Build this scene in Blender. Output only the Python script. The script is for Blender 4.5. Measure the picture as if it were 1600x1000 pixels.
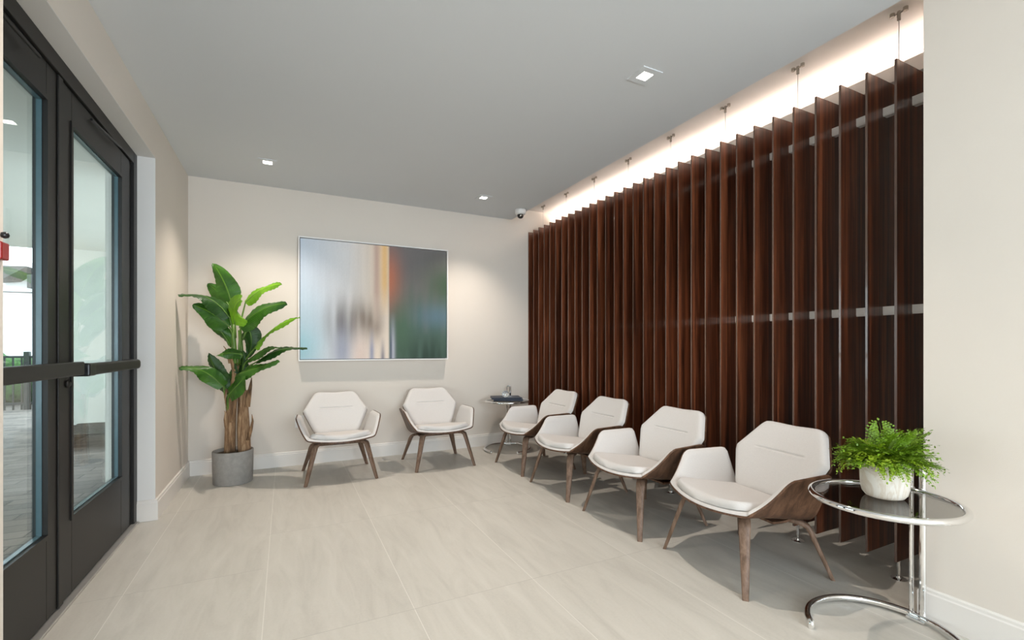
import bpy, bmesh, math, random
from mathutils import Vector, Matrix, noise
for o in list(bpy.data.objects): bpy.data.objects.remove(o)
S = bpy.context.scene
COL = S.collection
R = math.radians
PI = math.pi
# ------------------------------------------------------------------ camera
CAM_H = 1.17
cd = bpy.data.cameras.new('camera')
cam = bpy.data.objects.new('camera', cd); COL.objects.link(cam); S.camera = cam
cd.sensor_width = 36; cd.lens = 717/1600*36
cd.shift_y = 42/1600
cd.clip_start = 0.05; cd.clip_end = 300
cam.location = (0, 0, CAM_H)
cam.rotation_euler = (R(90), 0, -math.atan(354/717))
# ------------------------------------------------------------------ world, lights, exposure
S.view_settings.view_transform = 'Standard'
S.view_settings.look = 'None'
S.view_settings.gamma = 1
S.view_settings.use_curve_mapping = False
S.view_settings.exposure = -0.24
w = bpy.data.worlds.new('sky'); S.world = w; w.use_nodes = True
bgn = w.node_tree.nodes['Background']
bgn.inputs[0].default_value = (0.80, 0.91, 1.0, 1); bgn.inputs[1].default_value = 6.5
def area(name, loc, rot, sx, sy, power, color):
    d = bpy.data.lights.new(name, 'AREA'); d.shape = 'RECTANGLE'; d.size = sx; d.size_y = sy
    d.energy = power; d.color = color
    o = bpy.data.objects.new(name, d); COL.objects.link(o); o.location = loc; o.rotation_euler = rot
    return o
FILL_TINT = (0.78, 0.90, 1.0)
area('rear_fill_light', (0.9, -3.45, 1.5), (R(90), 0, 0), 2.9, 2.1, 120, FILL_TINT)  # added cool fill lamp set in the unseen rear opening
def spot(loc, power, size=R(104), blend=1.0, rad=0.014, color=(1.0, 0.89, 0.79)):
    d = bpy.data.lights.new('downlight_beam', 'SPOT'); d.energy = power; d.spot_size = size
    d.spot_blend = blend; d.shadow_soft_size = rad; d.color = color
    o = bpy.data.objects.new('downlight_beam', d); COL.objects.link(o); o.location = loc
    return o
DOWN = [(-0.134, 4.36), (1.843, 4.40), (1.84, 2.015), (-0.134, 2.0), (1.84, -0.4), (-0.134, -0.4)]
for (x, y) in DOWN: spot((x, y, 2.70), 120 if y > 0 else 75)

# ------------------------------------------------------------------ materials
def new_mat(name):
    m = bpy.data.materials.new(name); m.use_nodes = True
    nt = m.node_tree; b = nt.nodes['Principled BSDF']
    return m, nt, b
def N(nt, t, **kw):
    n = nt.nodes.new(t)
    for k, v in kw.items(): setattr(n, k, v)
    return n
def coords(nt, scale=(1, 1, 1), kind='Object'):
    tc = N(nt, 'ShaderNodeTexCoord'); mp = N(nt, 'ShaderNodeMapping')
    mp.inputs['Scale'].default_value = scale
    nt.links.new(tc.outputs[kind], mp.inputs[0]); return mp.outputs[0]
def noise_tex(nt, vec, scale, detail=4, rough=0.55, dist=0.0):
    n = N(nt, 'ShaderNodeTexNoise'); n.inputs['Scale'].default_value = scale
    n.inputs['Detail'].default_value = detail; n.inputs['Roughness'].default_value = rough
    n.inputs['Distortion'].default_value = dist
    nt.links.new(vec, n.inputs['Vector']); return n.outputs[0]
def ramp(nt, fac, stops):
    r = N(nt, 'ShaderNodeValToRGB'); e = r.color_ramp.elements
    while len(e) < len(stops): e.new(0.5)
    for i, (p, c) in enumerate(stops): e[i].position = p; e[i].color = (*c, 1)
    nt.links.new(fac, r.inputs[0]); return r.outputs[0]
def bump(nt, b, h, strength, dist=0.01):
    n = N(nt, 'ShaderNodeBump'); n.inputs['Strength'].default_value = strength
    n.inputs['Distance'].default_value = dist
    nt.links.new(h, n.inputs['Height']); nt.links.new(n.outputs[0], b.inputs['Normal'])
def plain(name, col, rough=0.5, metal=0.0, var=0.06, nscale=8, bmp=0.0, bscale=60, spec=0.5, coat=0):
    m, nt, b = new_mat(name)
    v = coords(nt); f = noise_tex(nt, v, nscale)
    c0 = tuple(max(0, c*(1-var)) for c in col); c1 = tuple(min(1, c*(1+var)) for c in col)
    nt.links.new(ramp(nt, f, [(0.3, c0), (0.7, c1)]), b.inputs['Base Color'])
    b.inputs['Roughness'].default_value = rough; b.inputs['Metallic'].default_value = metal
    b.inputs['Specular IOR Level'].default_value = spec
    b.inputs['Coat Weight'].default_value = coat
    if bmp: bump(nt, b, noise_tex(nt, v, bscale, 3), bmp, 0.003)
    return m
def wood(name, dark, mid, light, scale=(26, 26, 1.3), rough=0.35, coat=0.0, rnd=False, bmp=0.08, spec=0.5):
    m, nt, b = new_mat(name)
    tc = N(nt, 'ShaderNodeTexCoord'); mp = N(nt, 'ShaderNodeMapping'); mp.inputs['Scale'].default_value = scale
    src = tc.outputs['Object']
    if rnd:
        oi = N(nt, 'ShaderNodeObjectInfo'); ad = N(nt, 'ShaderNodeVectorMath', operation='ADD')
        mu = N(nt, 'ShaderNodeVectorMath', operation='SCALE'); mu.inputs['Scale'].default_value = 3.1
        nt.links.new(oi.outputs['Location'], mu.inputs[0])
        nt.links.new(src, ad.inputs[0]); nt.links.new(mu.outputs[0], ad.inputs[1]); src = ad.outputs[0]
    nt.links.new(src, mp.inputs[0])
    f1 = noise_tex(nt, mp.outputs[0], 1.0, 5, 0.6, 0.6)
    mp2 = N(nt, 'ShaderNodeMapping'); mp2.inputs['Scale'].default_value = tuple(s*5 for s in scale)
    nt.links.new(src, mp2.inputs[0]); f2 = noise_tex(nt, mp2.outputs[0], 1.0, 3, 0.6)
    mx = N(nt, 'ShaderNodeMath', operation='MULTIPLY_ADD'); mx.inputs[1].default_value = 0.35
    nt.links.new(f2, mx.inputs[0]); nt.links.new(f1, mx.inputs[2])
    nt.links.new(ramp(nt, mx.outputs[0], [(0.45, dark), (0.66, mid), (0.88, light)]), b.inputs['Base Color'])
    b.inputs['Roughness'].default_value = rough; b.inputs['Coat Weight'].default_value = coat
    b.inputs['Coat Roughness'].default_value = 0.2; b.inputs['Specular IOR Level'].default_value = spec
    if bmp: bump(nt, b, mx.outputs[0], bmp, 0.002)
    return m
M = {}
M['wall'] = plain('wall_paint', (0.745, 0.680, 0.607), 0.75, var=0.012, nscale=1.5, bmp=0.12, bscale=260, spec=0.3)
M['ceiling'] = plain('ceiling_paint', (0.68, 0.70, 0.715), 0.85, var=0.01, nscale=1.2, bmp=0.08, bscale=200, spec=0.2)
M['niche'] = plain('niche_paint', (0.78, 0.73, 0.69), 0.8, var=0.01, nscale=1.5, spec=0.2)
M['base'] = plain('skirting_paint', (0.80, 0.76, 0.71), 0.45, var=0.015, nscale=4)
M['reveal'] = plain('reveal_paint', (0.78, 0.765, 0.74), 0.7, var=0.012, nscale=3)
M['black'] = plain('dark_bronze_metal', (0.012, 0.011, 0.010), 0.42, metal=0.0, var=0.15, nscale=3, bmp=0.05, bscale=300, spec=0.35)
M['blackplastic'] = plain('black_plastic', (0.008, 0.008, 0.009), 0.3, var=0.2)
M['gasket'] = plain('blue_grey_gasket', (0.06, 0.11, 0.13), 0.25, var=0.1)
M['chrome'] = plain('chrome', (0.88, 0.88, 0.88), 0.05, metal=1.0, var=0.02)
M['nickel'] = plain('brushed_nickel', (0.50, 0.47, 0.42), 0.25, metal=1.0, var=0.05, nscale=40)
M['cable'] = plain('steel_cable', (0.55, 0.53, 0.50), 0.4, metal=0.7, var=0.05)
M['fabric'] = plain('cream_wool_fabric', (0.66, 0.63, 0.605), 0.85, var=0.03, nscale=180, bmp=0.35, bscale=700, spec=0.2)
M['walnut'] = wood('chair_walnut', (0.050, 0.024, 0.013), (0.105, 0.053, 0.030), (0.185, 0.098, 0.057), (22, 22, 2.2), 0.45, 0.0, spec=0.3)
M['legwood'] = wood('leg_walnut', (0.10, 0.060, 0.038), (0.17, 0.105, 0.070), (0.26, 0.17, 0.12), (40, 40, 3), 0.45, 0.0, spec=0.3)
M['slat'] = wood('slat_walnut', (0.022, 0.0075, 0.004), (0.115, 0.034, 0.015), (0.30, 0.092, 0.038), (30, 30, 0.7), 0.30, 0.35, rnd=True, bmp=0.05)
M['slatedge'] = plain('slat_edge', (0.13, 0.08, 0.06), 0.22, var=0.1, coat=0.5)
M['white'] = plain('white_lacquer', (0.88, 0.86, 0.84), 0.35, var=0.01)
M['whiteplastic'] = plain('white_plastic', (0.78, 0.77, 0.75), 0.35, var=0.01)
M['pot'] = plain('grey_concrete_pot', (0.30, 0.285, 0.265), 0.8, var=0.10, nscale=30, bmp=0.25, bscale=160)
M['soil'] = plain('dark_moss_soil', (0.05, 0.032, 0.018), 0.95, var=0.5, nscale=60, bmp=1.0, bscale=90)
M['navy'] = plain('navy_leatherette', (0.012, 0.020, 0.042), 0.45, var=0.1, nscale=50, bmp=0.2, bscale=400)
M['paper'] = plain('paper_edge', (0.55, 0.53, 0.50), 0.8)
M['red'] = plain('red_enamel', (0.30, 0.012, 0.010), 0.3)
M['stem'] = plain('leaf_stalk_green', (0.11, 0.21, 0.030), 0.45, var=0.3, nscale=12)
M['stucco'] = plain('exterior_stucco', (0.68, 0.71, 0.66), 0.9, var=0.03, nscale=6, bmp=0.8, bscale=40)
M['soffit'] = plain('exterior_soffit', (0.58, 0.60, 0.54), 0.9, var=0.02, nscale=2, bmp=0.3, bscale=40)
M['farwhite'] = plain('white_render', (0.9, 0.9, 0.9), 0.9, var=0.01)
M['darkroof'] = plain('dark_eaves', (0.07, 0.075, 0.07), 0.7)
M['iron'] = plain('dark_iron', (0.018, 0.022, 0.02), 0.5)
M['hedge'] = plain('hedge_green', (0.05, 0.12, 0.03), 0.8, var=0.6, nscale=14)
M['sheath'] = wood('dry_sheath_bark', (0.05, 0.025, 0.012), (0.25, 0.14, 0.07), (0.50, 0.33, 0.19), (34, 34, 4), 0.85, 0, bmp=0.7)
def marble_mat():
    m, nt, b = new_mat('veined_cream_ceramic')
    v = coords(nt, (6, 6, 3)); f = noise_tex(nt, v, 1.6, 6, 0.6, 2.2)
    nt.links.new(ramp(nt, f, [(0.40, (0.76, 0.71, 0.63)), (0.49, (0.66, 0.58, 0.48)), (0.56, (0.78, 0.74, 0.67))]), b.inputs['Base Color'])
    b.inputs['Roughness'].default_value = 0.5; return m
M['marble'] = marble_mat()
def leaf_mat(name, c0, c1, rough=0.32, trans=0.25):
    m, nt, b = new_mat(name)
    uv = N(nt, 'ShaderNodeUVMap'); sep = N(nt, 'ShaderNodeSeparateXYZ'); nt.links.new(uv.outputs[0], sep.inputs[0])
    # side veins: fine stripes running out from the midrib
    ab = N(nt, 'ShaderNodeMath', operation='SUBTRACT'); nt.links.new(sep.outputs[0], ab.inputs[0]); ab.inputs[1].default_value = 0.5
    aa = N(nt, 'ShaderNodeMath', operation='ABSOLUTE'); nt.links.new(ab.outputs[0], aa.inputs[0])
    ma = N(nt, 'ShaderNodeMath', operation='MULTIPLY_ADD'); nt.links.new(aa.outputs[0], ma.inputs[0]); ma.inputs[1].default_value = -0.25
    nt.links.new(sep.outputs[1], ma.inputs[2])
    si = N(nt, 'ShaderNodeMath', operation='MULTIPLY'); nt.links.new(ma.outputs[0], si.inputs[0]); si.inputs[1].default_value = 190
    sn = N(nt, 'ShaderNodeMath', operation='SINE'); nt.links.new(si.outputs[0], sn.inputs[0])
    v = coords(nt); f = noise_tex(nt, v, 7, 3)
    m2 = N(nt, 'ShaderNodeMath', operation='MULTIPLY_ADD'); nt.links.new(sn.outputs[0], m2.inputs[0]); m2.inputs[1].default_value = 0.05; nt.links.new(f, m2.inputs[2])
    base = ramp(nt, m2.outputs[0], [(0.3, c0), (0.7, c1)])
    rib = N(nt, 'ShaderNodeMath', operation='LESS_THAN'); nt.links.new(aa.outputs[0], rib.inputs[0]); rib.inputs[1].default_value = 0.028
    mx = N(nt, 'ShaderNodeMixRGB'); nt.links.new(rib.outputs[0], mx.inputs[0]); nt.links.new(base, mx.inputs[1])
    mx.inputs[2].default_value = (c1[0]*1.5+0.03, c1[1]*1.35+0.03, c1[2]*1.3, 1)
    nt.links.new(mx.outputs[0], b.inputs['Base Color'])
    b.inputs['Roughness'].default_value = rough
    bump(nt, b, sn.outputs[0], 0.25, 0.002)
    tr = N(nt, 'ShaderNodeBsdfTranslucent'); nt.links.new(mx.outputs[0], tr.inputs[0])
    ms = N(nt, 'ShaderNodeMixShader'); ms.inputs[0].default_value = trans
    out = nt.nodes['Material Output']
    nt.links.new(b.outputs[0], ms.inputs[1]); nt.links.new(tr.outputs[0], ms.inputs[2]); nt.links.new(ms.outputs[0], out.inputs[0])
    return m
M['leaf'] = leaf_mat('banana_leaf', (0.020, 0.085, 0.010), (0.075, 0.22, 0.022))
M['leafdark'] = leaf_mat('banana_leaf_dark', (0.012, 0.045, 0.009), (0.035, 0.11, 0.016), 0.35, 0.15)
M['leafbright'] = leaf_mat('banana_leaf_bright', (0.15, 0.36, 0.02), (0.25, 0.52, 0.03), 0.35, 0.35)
M['fern'] = plain('fern_green', (0.14, 0.26, 0.008), 0.5, var=0.35, nscale=25)
M['fern2'] = plain('fern_green_light', (0.25, 0.38, 0.012), 0.5, var=0.3, nscale=25)
def emis(name, col, s):
    m, nt, b = new_mat(name)
    b.inputs['Base Color'].default_value = (*col, 1)
    b.inputs['Emission Color'].default_value = (*col, 1); b.inputs['Emission Strength'].default_value = s
    return m
M['lens'] = emis('lamp_lens', (1.0, 0.95, 0.88), 14)
M['led'] = emis('led_strip', (1.0, 0.90, 0.82), 17)
def glass_mat(name, tint, refl_ior=1.5, rough=0.0):
    m = bpy.data.materials.new(name); m.use_nodes = True; nt = m.node_tree; nt.nodes.clear()
    out = N(nt, 'ShaderNodeOutputMaterial'); t = N(nt, 'ShaderNodeBsdfTransparent'); t.inputs[0].default_value = (*tint, 1)
    g = N(nt, 'ShaderNodeBsdfGlossy'); g.inputs['Roughness'].default_value = rough
    lw = N(nt, 'ShaderNodeLayerWeight'); lw.inputs[0].default_value = 0.5
    pw = N(nt, 'ShaderNodeMath', operation='POWER'); nt.links.new(lw.outputs['Facing'], pw.inputs[0]); pw.inputs[1].default_value = 5
    fr = N(nt, 'ShaderNodeMath', operation='MULTIPLY_ADD'); nt.links.new(pw.outputs[0], fr.inputs[0])
    f0 = ((refl_ior-1)/(refl_ior+1))**2; fr.inputs[1].default_value = 1-f0; fr.inputs[2].default_value = f0
    mx = N(nt, 'ShaderNodeMixShader'); nt.links.new(fr.outputs[0], mx.inputs[0])
    nt.links.new(t.outputs[0], mx.inputs[1]); nt.links.new(g.outputs[0], mx.inputs[2]); nt.links.new(mx.outputs[0], out.inputs[0])
    return m
M['glass'] = glass_mat('door_glass', (0.95, 0.985, 0.97))
M['smoked'] = glass_mat('smoked_glass', (0.66, 0.65, 0.63))
def crystal():
    m, nt, b = new_mat('crystal'); b.inputs['Base Color'].default_value = (0.95, 0.97, 0.97, 1)
    b.inputs['Transmission Weight'].default_value = 0.85; b.inputs['Roughness'].default_value = 0.12; b.inputs['IOR'].default_value = 1.5
    return m
M['crystal'] = crystal()
def floor_mat():
    m, nt, b = new_mat('porcelain_floor_tile')
    tc = N(nt, 'ShaderNodeTexCoord'); sep = N(nt, 'ShaderNodeSeparateXYZ'); nt.links.new(tc.outputs['Object'], sep.inputs[0])
    def mth(op, a, bb=None, c=None):
        n = N(nt, 'ShaderNodeMath', operation=op)
        for i, x in enumerate((a, bb, c)):
            if x is None: continue
            if isinstance(x, (int, float)): n.inputs[i].default_value = x
            else: nt.links.new(x, n.inputs[i])
        return n.outputs[0]
    u = mth('DIVIDE', mth('ADD', sep.outputs[0], 0.105+6.0), 0.602)
    col = mth('FLOOR', u)
    fu = mth('SUBTRACT', u, col)
    du = mth('MULTIPLY', mth('MINIMUM', fu, mth('SUBTRACT', 1.0, fu)), 0.602)
    # cross joints every 1.2 m, shifted on the columns beside the door
    left = mth('LESS_THAN', sep.outputs[0], -0.105)
    vv = mth('DIVIDE', mth('ADD', mth('ADD', sep.outputs[1], 12.0-1.99), mth('MULTIPLY', left, -0.72)), 1.204)
    row = mth('FLOOR', vv); fv = mth('SUBTRACT', vv, row)
    dv = mth('MULTIPLY', mth('MINIMUM', fv, mth('SUBTRACT', 1.0, fv)), 1.204)
    ju = mth('LESS_THAN', du, 0.0013); jv = mth('LESS_THAN', dv, 0.0010)
    # stone streaks
    cb = N(nt, 'ShaderNodeCombineXYZ')
    nt.links.new(mth('MULTIPLY_ADD', col, 3.7, sep.outputs[0]), cb.inputs[0]); nt.links.new(mth('MULTIPLY_ADD', row, 2.3, sep.outputs[1]), cb.inputs[1])
    mp = N(nt, 'ShaderNodeMapping'); mp.inputs['Scale'].default_value = (7, 1.2, 1); mp.inputs['Rotation'].default_value = (0, 0, 0.25)
    nt.links.new(cb.outputs[0], mp.inputs[0])
    f = noise_tex(nt, mp.outputs[0], 1.6, 7, 0.62, 0.8)
    f2 = noise_tex(nt, tc.outputs['Object'], 90, 3)
    ff = mth('MULTIPLY_ADD', f2, 0.25, f)
    base = ramp(nt, ff, [(0.38, (0.48, 0.455, 0.405)), (0.62, (0.545, 0.518, 0.462)), (0.90, (0.60, 0.572, 0.515))])
    mx = N(nt, 'ShaderNodeMixRGB'); nt.links.new(ju, mx.inputs[0]); nt.links.new(base, mx.inputs[1]); mx.inputs[2].default_value = (0.72, 0.69, 0.63, 1)
    mx2 = N(nt, 'ShaderNodeMixRGB'); nt.links.new(jv, mx2.inputs[0]); nt.links.new(mx.outputs[0], mx2.inputs[1]); mx2.inputs[2].default_value = (0.36, 0.34, 0.31, 1)
    nt.links.new(mx2.outputs[0], b.inputs['Base Color'])
    b.inputs['Roughness'].default_value = 0.42
    bump(nt, b, ff, 0.04, 0.002)
    return m
M['floor'] = floor_mat()
def paver_mat():
    m, nt, b = new_mat('deck_pavers')
    v = coords(nt, (1, 1, 1)); br = N(nt, 'ShaderNodeTexBrick'); nt.links.new(v, br.inputs[0])
    br.inputs['Color1'].default_value = (0.20, 0.175, 0.155, 1); br.inputs['Color2'].default_value = (0.085, 0.078, 0.072, 1)
    br.inputs['Mortar'].default_value = (0.035, 0.035, 0.033, 1); br.inputs['Scale'].default_value = 1.0
    br.inputs['Mortar Size'].default_value = 0.006; br.inputs['Brick Width'].default_value = 0.42; br.inputs['Row Height'].default_value = 0.14
    nt.links.new(br.outputs[0], b.inputs['Base Color']); b.inputs['Roughness'].default_value = 0.8
    return m
M['paver'] = paver_mat()
def attr_mat():
    m, nt, b = new_mat('printed_canvas')
    a = N(nt, 'ShaderNodeAttribute', attribute_name='Col'); nt.links.new(a.outputs[0], b.inputs['Base Color'])
    b.inputs['Roughness'].default_value = 0.6
    bump(nt, b, noise_tex(nt, coords(nt), 500, 2), 0.2, 0.001)
    return m
M['canvas'] = attr_mat()

# ------------------------------------------------------------------ mesh helpers
def obj(name, bm, mat, parent=None, smooth=False, loc=None):
    me = bpy.data.meshes.new(name)
    bmesh.ops.recalc_face_normals(bm, faces=bm.faces[:]) if smooth != 'keep' else None
    bm.to_mesh(me); bm.free()
    for m in (mat if isinstance(mat, (list, tuple)) else [mat]): me.materials.append(m)
    if smooth:
        for p in me.polygons: p.use_smooth = True
    o = bpy.data.objects.new(name, me); COL.objects.link(o)
    if parent: o.parent = parent
    if loc: o.location = loc
    return o
def auto_smooth(o, ang=35):
    me = o.data
    for p in me.polygons: p.use_smooth = True
    bm = bmesh.new(); bm.from_mesh(me)
    for e in bm.edges:
        if len(e.link_faces) == 2 and e.calc_face_angle(0) > R(ang): e.smooth = False
    bm.to_mesh(me); bm.free(); return o
def tag(o, label, cat, group=None, kind=None):
    if label: o['label'] = label
    if cat: o['category'] = cat
    if group: o['group'] = group
    if kind: o['kind'] = kind
    return o
def thing(name, label, cat, loc=(0, 0, 0), rz=0, group=None):
    o = bpy.data.objects.new(name, None); COL.objects.link(o); o.empty_display_size = 0.1
    o.location = loc; o.rotation_euler = (0, 0, rz); return tag(o, label, cat, group)
def struct(o): o['kind'] = 'structure'; return o
def copy_tree(o, parent=None):
    c = o.copy(); COL.objects.link(c)
    if parent: c.parent = parent
    for ch in list(o.children): copy_tree(ch, c)
    return c
def box(bm, x0, x1, y0, y1, z0, z1, mi=0):
    vs = [bm.verts.new((x, y, z)) for x in (x0, x1) for y in (y0, y1) for z in (z0, z1)]
    fs = [(0, 1, 3, 2), (4, 6, 7, 5), (0, 4, 5, 1), (2, 3, 7, 6), (0, 2, 6, 4), (1, 5, 7, 3)]
    for f in fs:
        q = bm.faces.new([vs[i] for i in f]); q.material_index = mi
    return vs
def bbox(x0, x1, y0, y1, z0, z1, bev=0.0, seg=2):
    bm = bmesh.new(); box(bm, x0, x1, y0, y1, z0, z1)
    bmesh.ops.recalc_face_normals(bm, faces=bm.faces[:])
    if bev: bmesh.ops.bevel(bm, geom=bm.edges[:], offset=bev, segments=seg, affect='EDGES', profile=0.5)
    return bm
def lathe(prof, n=48, bm=None, cx=0, cy=0, cap=True):
    bm = bm or bmesh.new(); rings = []
    for (r, z) in prof:
        if r < 1e-6: rings.append([bm.verts.new((cx, cy, z))])
        else: rings.append([bm.verts.new((cx+r*math.cos(2*PI*i/n), cy+r*math.sin(2*PI*i/n), z)) for i in range(n)])
    for a, b in zip(rings[:-1], rings[1:]):
        for i in range(n):
            j = (i+1) % n
            if len(a) == 1 and len(b) == 1: continue
            if len(a) == 1: bm.faces.new((a[0], b[i], b[j]))
            elif len(b) == 1: bm.faces.new((a[i], a[j], b[0]))
            else: bm.faces.new((a[i], a[j], b[j], b[i]))
    return bm
def tube(path, r, n=12, closed=False, bm=None, cap=True):
    bm = bm or bmesh.new(); P = [Vector(p) for p in path]; m = len(P); rings = []; up = None
    rr = r if isinstance(r, (list, tuple)) else [r]*m
    for i in range(m):
        if closed: t = P[(i+1) % m]-P[i-1]
        else: t = P[min(i+1, m-1)]-P[max(i-1, 0)]
        t.normalize()
        if up is None:
            up = Vector((0, 0, 1)) if abs(t.z) < 0.9 else Vector((1, 0, 0))
        s = t.cross(up).normalized(); up = s.cross(t).normalized()
        rings.append([bm.verts.new(P[i]+(s*math.cos(2*PI*k/n)+up*math.sin(2*PI*k/n))*rr[i]) for k in range(n)])
    for i in range(m if closed else m-1):
        a, b = rings[i], rings[(i+1) % m]
        for k in range(n):
            l = (k+1) % n; bm.faces.new((a[k], a[l], b[l], b[k]))
    if not closed and cap:
        bm.faces.new(rings[0]); bm.faces.new(rings[-1])
    return bm

# ------------------------------------------------------------------ room shell
XL, XR, YB, H = -0.79, 2.47, 5.02, 2.72
YN, NX, NH = 0.99, 3.25, 2.865          # niche start, niche back, niche ceiling
Y0 = -3.5
DX = -0.90                               # door plane
DY0, DY1, DH = 1.58, 3.86, 2.45          # door opening
bm = bmesh.new(); box(bm, -0.94, NX+0.15, Y0, YB+0.15, -0.1, 0)
struct(obj('floor', bm, M['floor']))
bm = bmesh.new(); box(bm, XL-0.35, XR, Y0, YB+0.15, H, H+0.35)
struct(obj('ceiling', bm, M['ceiling']))
bm = bmesh.new(); box(bm, XR, NX+0.15, YN-0.0, YB+0.15, NH, NH+0.2)
struct(obj('ceiling_niche', bm, M['niche']))
bm = bmesh.new(); box(bm, XL-0.2, NX+0.15, YB, YB+0.15, 0, NH)
struct(obj('wall_back', bm, M['wall']))
# left wall round the door opening; reveal faces painted paler
bm = bmesh.new()
box(bm, XL-0.16, XL, DY1, YB, 0, H)
box(bm, XL-0.16, XL, Y0, DY0, 0, H)
box(bm, XL-0.16, XL, DY0, DY1, DH, H)
struct(obj('wall_left', bm, M['wall']))
bm = bmesh.new()
box(bm, XL-0.11, XL-0.0005, DY1-0.003, DY1, 0, DH)
box(bm, XL-0.11, XL-0.0005, DY0, DY1, DH-0.003, DH)
struct(obj('trim_1', bm, M['reveal']))
# near pier on the left that just enters the frame
bm = bmesh.new(); box(bm, XL, -0.65, 1.30, 1.635, 0, H)
struct(obj('wall_left_pier', bm, M['wall']))
bm = bmesh.new(); box(bm, XR, XR+0.12, Y0, YN-0.1, 0, NH+0.2); box(bm, XR, NX+0.15, YN-0.1, YN, 0, NH+0.2)
struct(obj('wall_right', bm, M['wall']))
bm = bmesh.new(); box(bm, NX, NX+0.15, YN, YB, 0, NH)
struct(obj('wall_niche', bm, M['niche']))
# rear wall, behind the camera, with an added unglazed opening to let sky light in
bm = bmesh.new()
box(bm, XL, -0.6, Y0-0.15, Y0, 0, H); box(bm, 2.4, XR, Y0-0.15, Y0, 0, H)
box(bm, -0.6, 2.4, Y0-0.15, Y0, 2.6, H); box(bm, -0.6, 2.4, Y0-0.15, Y0, 0, 0.3)
struct(obj('wall_rear', bm, M['wall']))
# baseboards: profile extruded along a polyline
def baseboard(name, pts, h=0.14, t=0.016):
    prof = [(0, 0), (t, 0), (t, h-0.022), (t*0.72, h-0.016), (t*0.72, h-0.006), (t*0.4, h), (0, h)]
    bm = bmesh.new(); n = len(pts); rings = []
    for i in range(n):
        p = Vector(pts[i]); d = []
        if i > 0: d.append((p-Vector(pts[i-1])).normalized())
        if i < n-1: d.append((Vector(pts[i+1])-p).normalized())
        nn = [Vector((-q.y, q.x)) for q in d]
        if len(nn) == 2:
            m = nn[0]+nn[1]; m = m/(1+nn[0].dot(nn[1]))
        else: m = nn[0]
        rings.append([bm.verts.new((p.x+m.x*a, p.y+m.y*a, b)) for a, b in prof])
    for a, b in zip(rings[:-1], rings[1:]):
        for k in range(len(prof)):
            l = (k+1) % len(prof); bm.faces.new((a[k], b[k], b[l], a[l]))
    bm.faces.new(rings[0]); bm.faces.new(rings[-1])
    return struct(obj(name, bm, M['base']))
baseboard('baseboard_left', [(XL, YB-0.001), (XL, DY1), (XL-0.105, DY1)])
baseboard('baseboard_back', [(NX, YB), (XL+0.001, YB)])
baseboard('baseboard_right', [(XR, Y0), (XR, YN), (NX, YN)])

# ------------------------------------------------------------------ entrance door (double, dark metal)
def frame_part(parent, name, y0, y1, z0, z1, x0=DX-0.045, x1=DX, mat='black', bev=0.003):
    return obj(name, bbox(x0, x1, y0, y1, z0, z1, bev), M[mat], parent)
YM = 2.72
df = thing('door_1', 'dark bronze metal door frame around the glazed double entrance doors', 'door frame', (0, 0, 0))
df['kind'] = 'structure'
frame_part(df, 'jamb', DY1-0.075, DY1-0.003, 0, DH-0.003, DX-0.09, DX+0.012)
frame_part(df, 'jamb', DY0, DY0+0.075, 0, DH-0.003, DX-0.09, DX+0.012)
frame_part(df, 'jamb_stop', DY1-0.125, DY1-0.075, 0, DH-0.08, DX-0.09, DX-0.004)
frame_part(df, 'head_rail', DY0+0.075, DY1-0.075, DH-0.078, DH-0.003, DX-0.09, DX+0.012)
frame_part(df, 'threshold', DY0+0.03, DY1-0.03, 0.0, 0.012, DX-0.09, DX+0.03, 'cable')
def leaf_door(name, label, y0, y1, side):
    t = thing(name, label, 'door', (0, 0, 0)); t['kind'] = 'structure'
    # side=+1: meeting stile at y0 ; side=-1: meeting stile at y1
    sm, sh = 0.125, 0.165
    a = y0+(sm if side > 0 else sh); b = y1-(sh if side > 0 else sm)
    zt, zb, z1, z0 = 2.21, 0.375, 2.368, 0.018
    frame_part(t, 'stile', y0, a, z0, z1); frame_part(t, 'stile', b, y1, z0, z1)
    frame_part(t, 'top_rail', a, b, zt, z1); frame_part(t, 'bottom_rail', a, b, z0, zb)
    # glazing bead, raised from the leaf, and its blue grey gasket
    for mat, e0, e1, xx in (('black', 0.0, 0.02, DX+0.006), ('gasket', 0.02, 0.0245, DX-0.012)):
        bm = bmesh.new()
        Y0_, Y1_, Z0_, Z1_ = a+e0-0.016, b-e0+0.016, zb+e0-0.016, zt-e0+0.016
        w_ = e1-e0
        box(bm, DX-0.03, xx, Y0_, Y0_+w_, Z0_, Z1_); box(bm, DX-0.03, xx, Y1_-w_, Y1_, Z0_, Z1_)
        box(bm, DX-0.03, xx, Y0_+w_, Y1_-w_, Z0_, Z0_+w_); box(bm, DX-0.03, xx, Y0_+w_, Y1_-w_, Z1_-w_, Z1_)
        obj('glazing_bead' if mat == 'black' else 'gasket', bm, M[mat], t)
    obj('glass_pane', bbox(DX-0.026, DX-0.020, a-0.004, b+0.004, zb-0.004, zt+0.004), M['glass'], t)
    return t
dR = leaf_door('door_2', 'right leaf of the glazed double entrance door, nearer the plant', YM+0.002, DY1-0.127, 1)
dL = leaf_door('door_3', 'left leaf of the glazed double entrance door, cut by the frame edge', DY0+0.077, YM-0.002, -1)
frame_part(dL, 'astragal', YM-0.03, YM+0.018, 0.018, 2.368, DX-0.001, DX+0.007)
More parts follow.
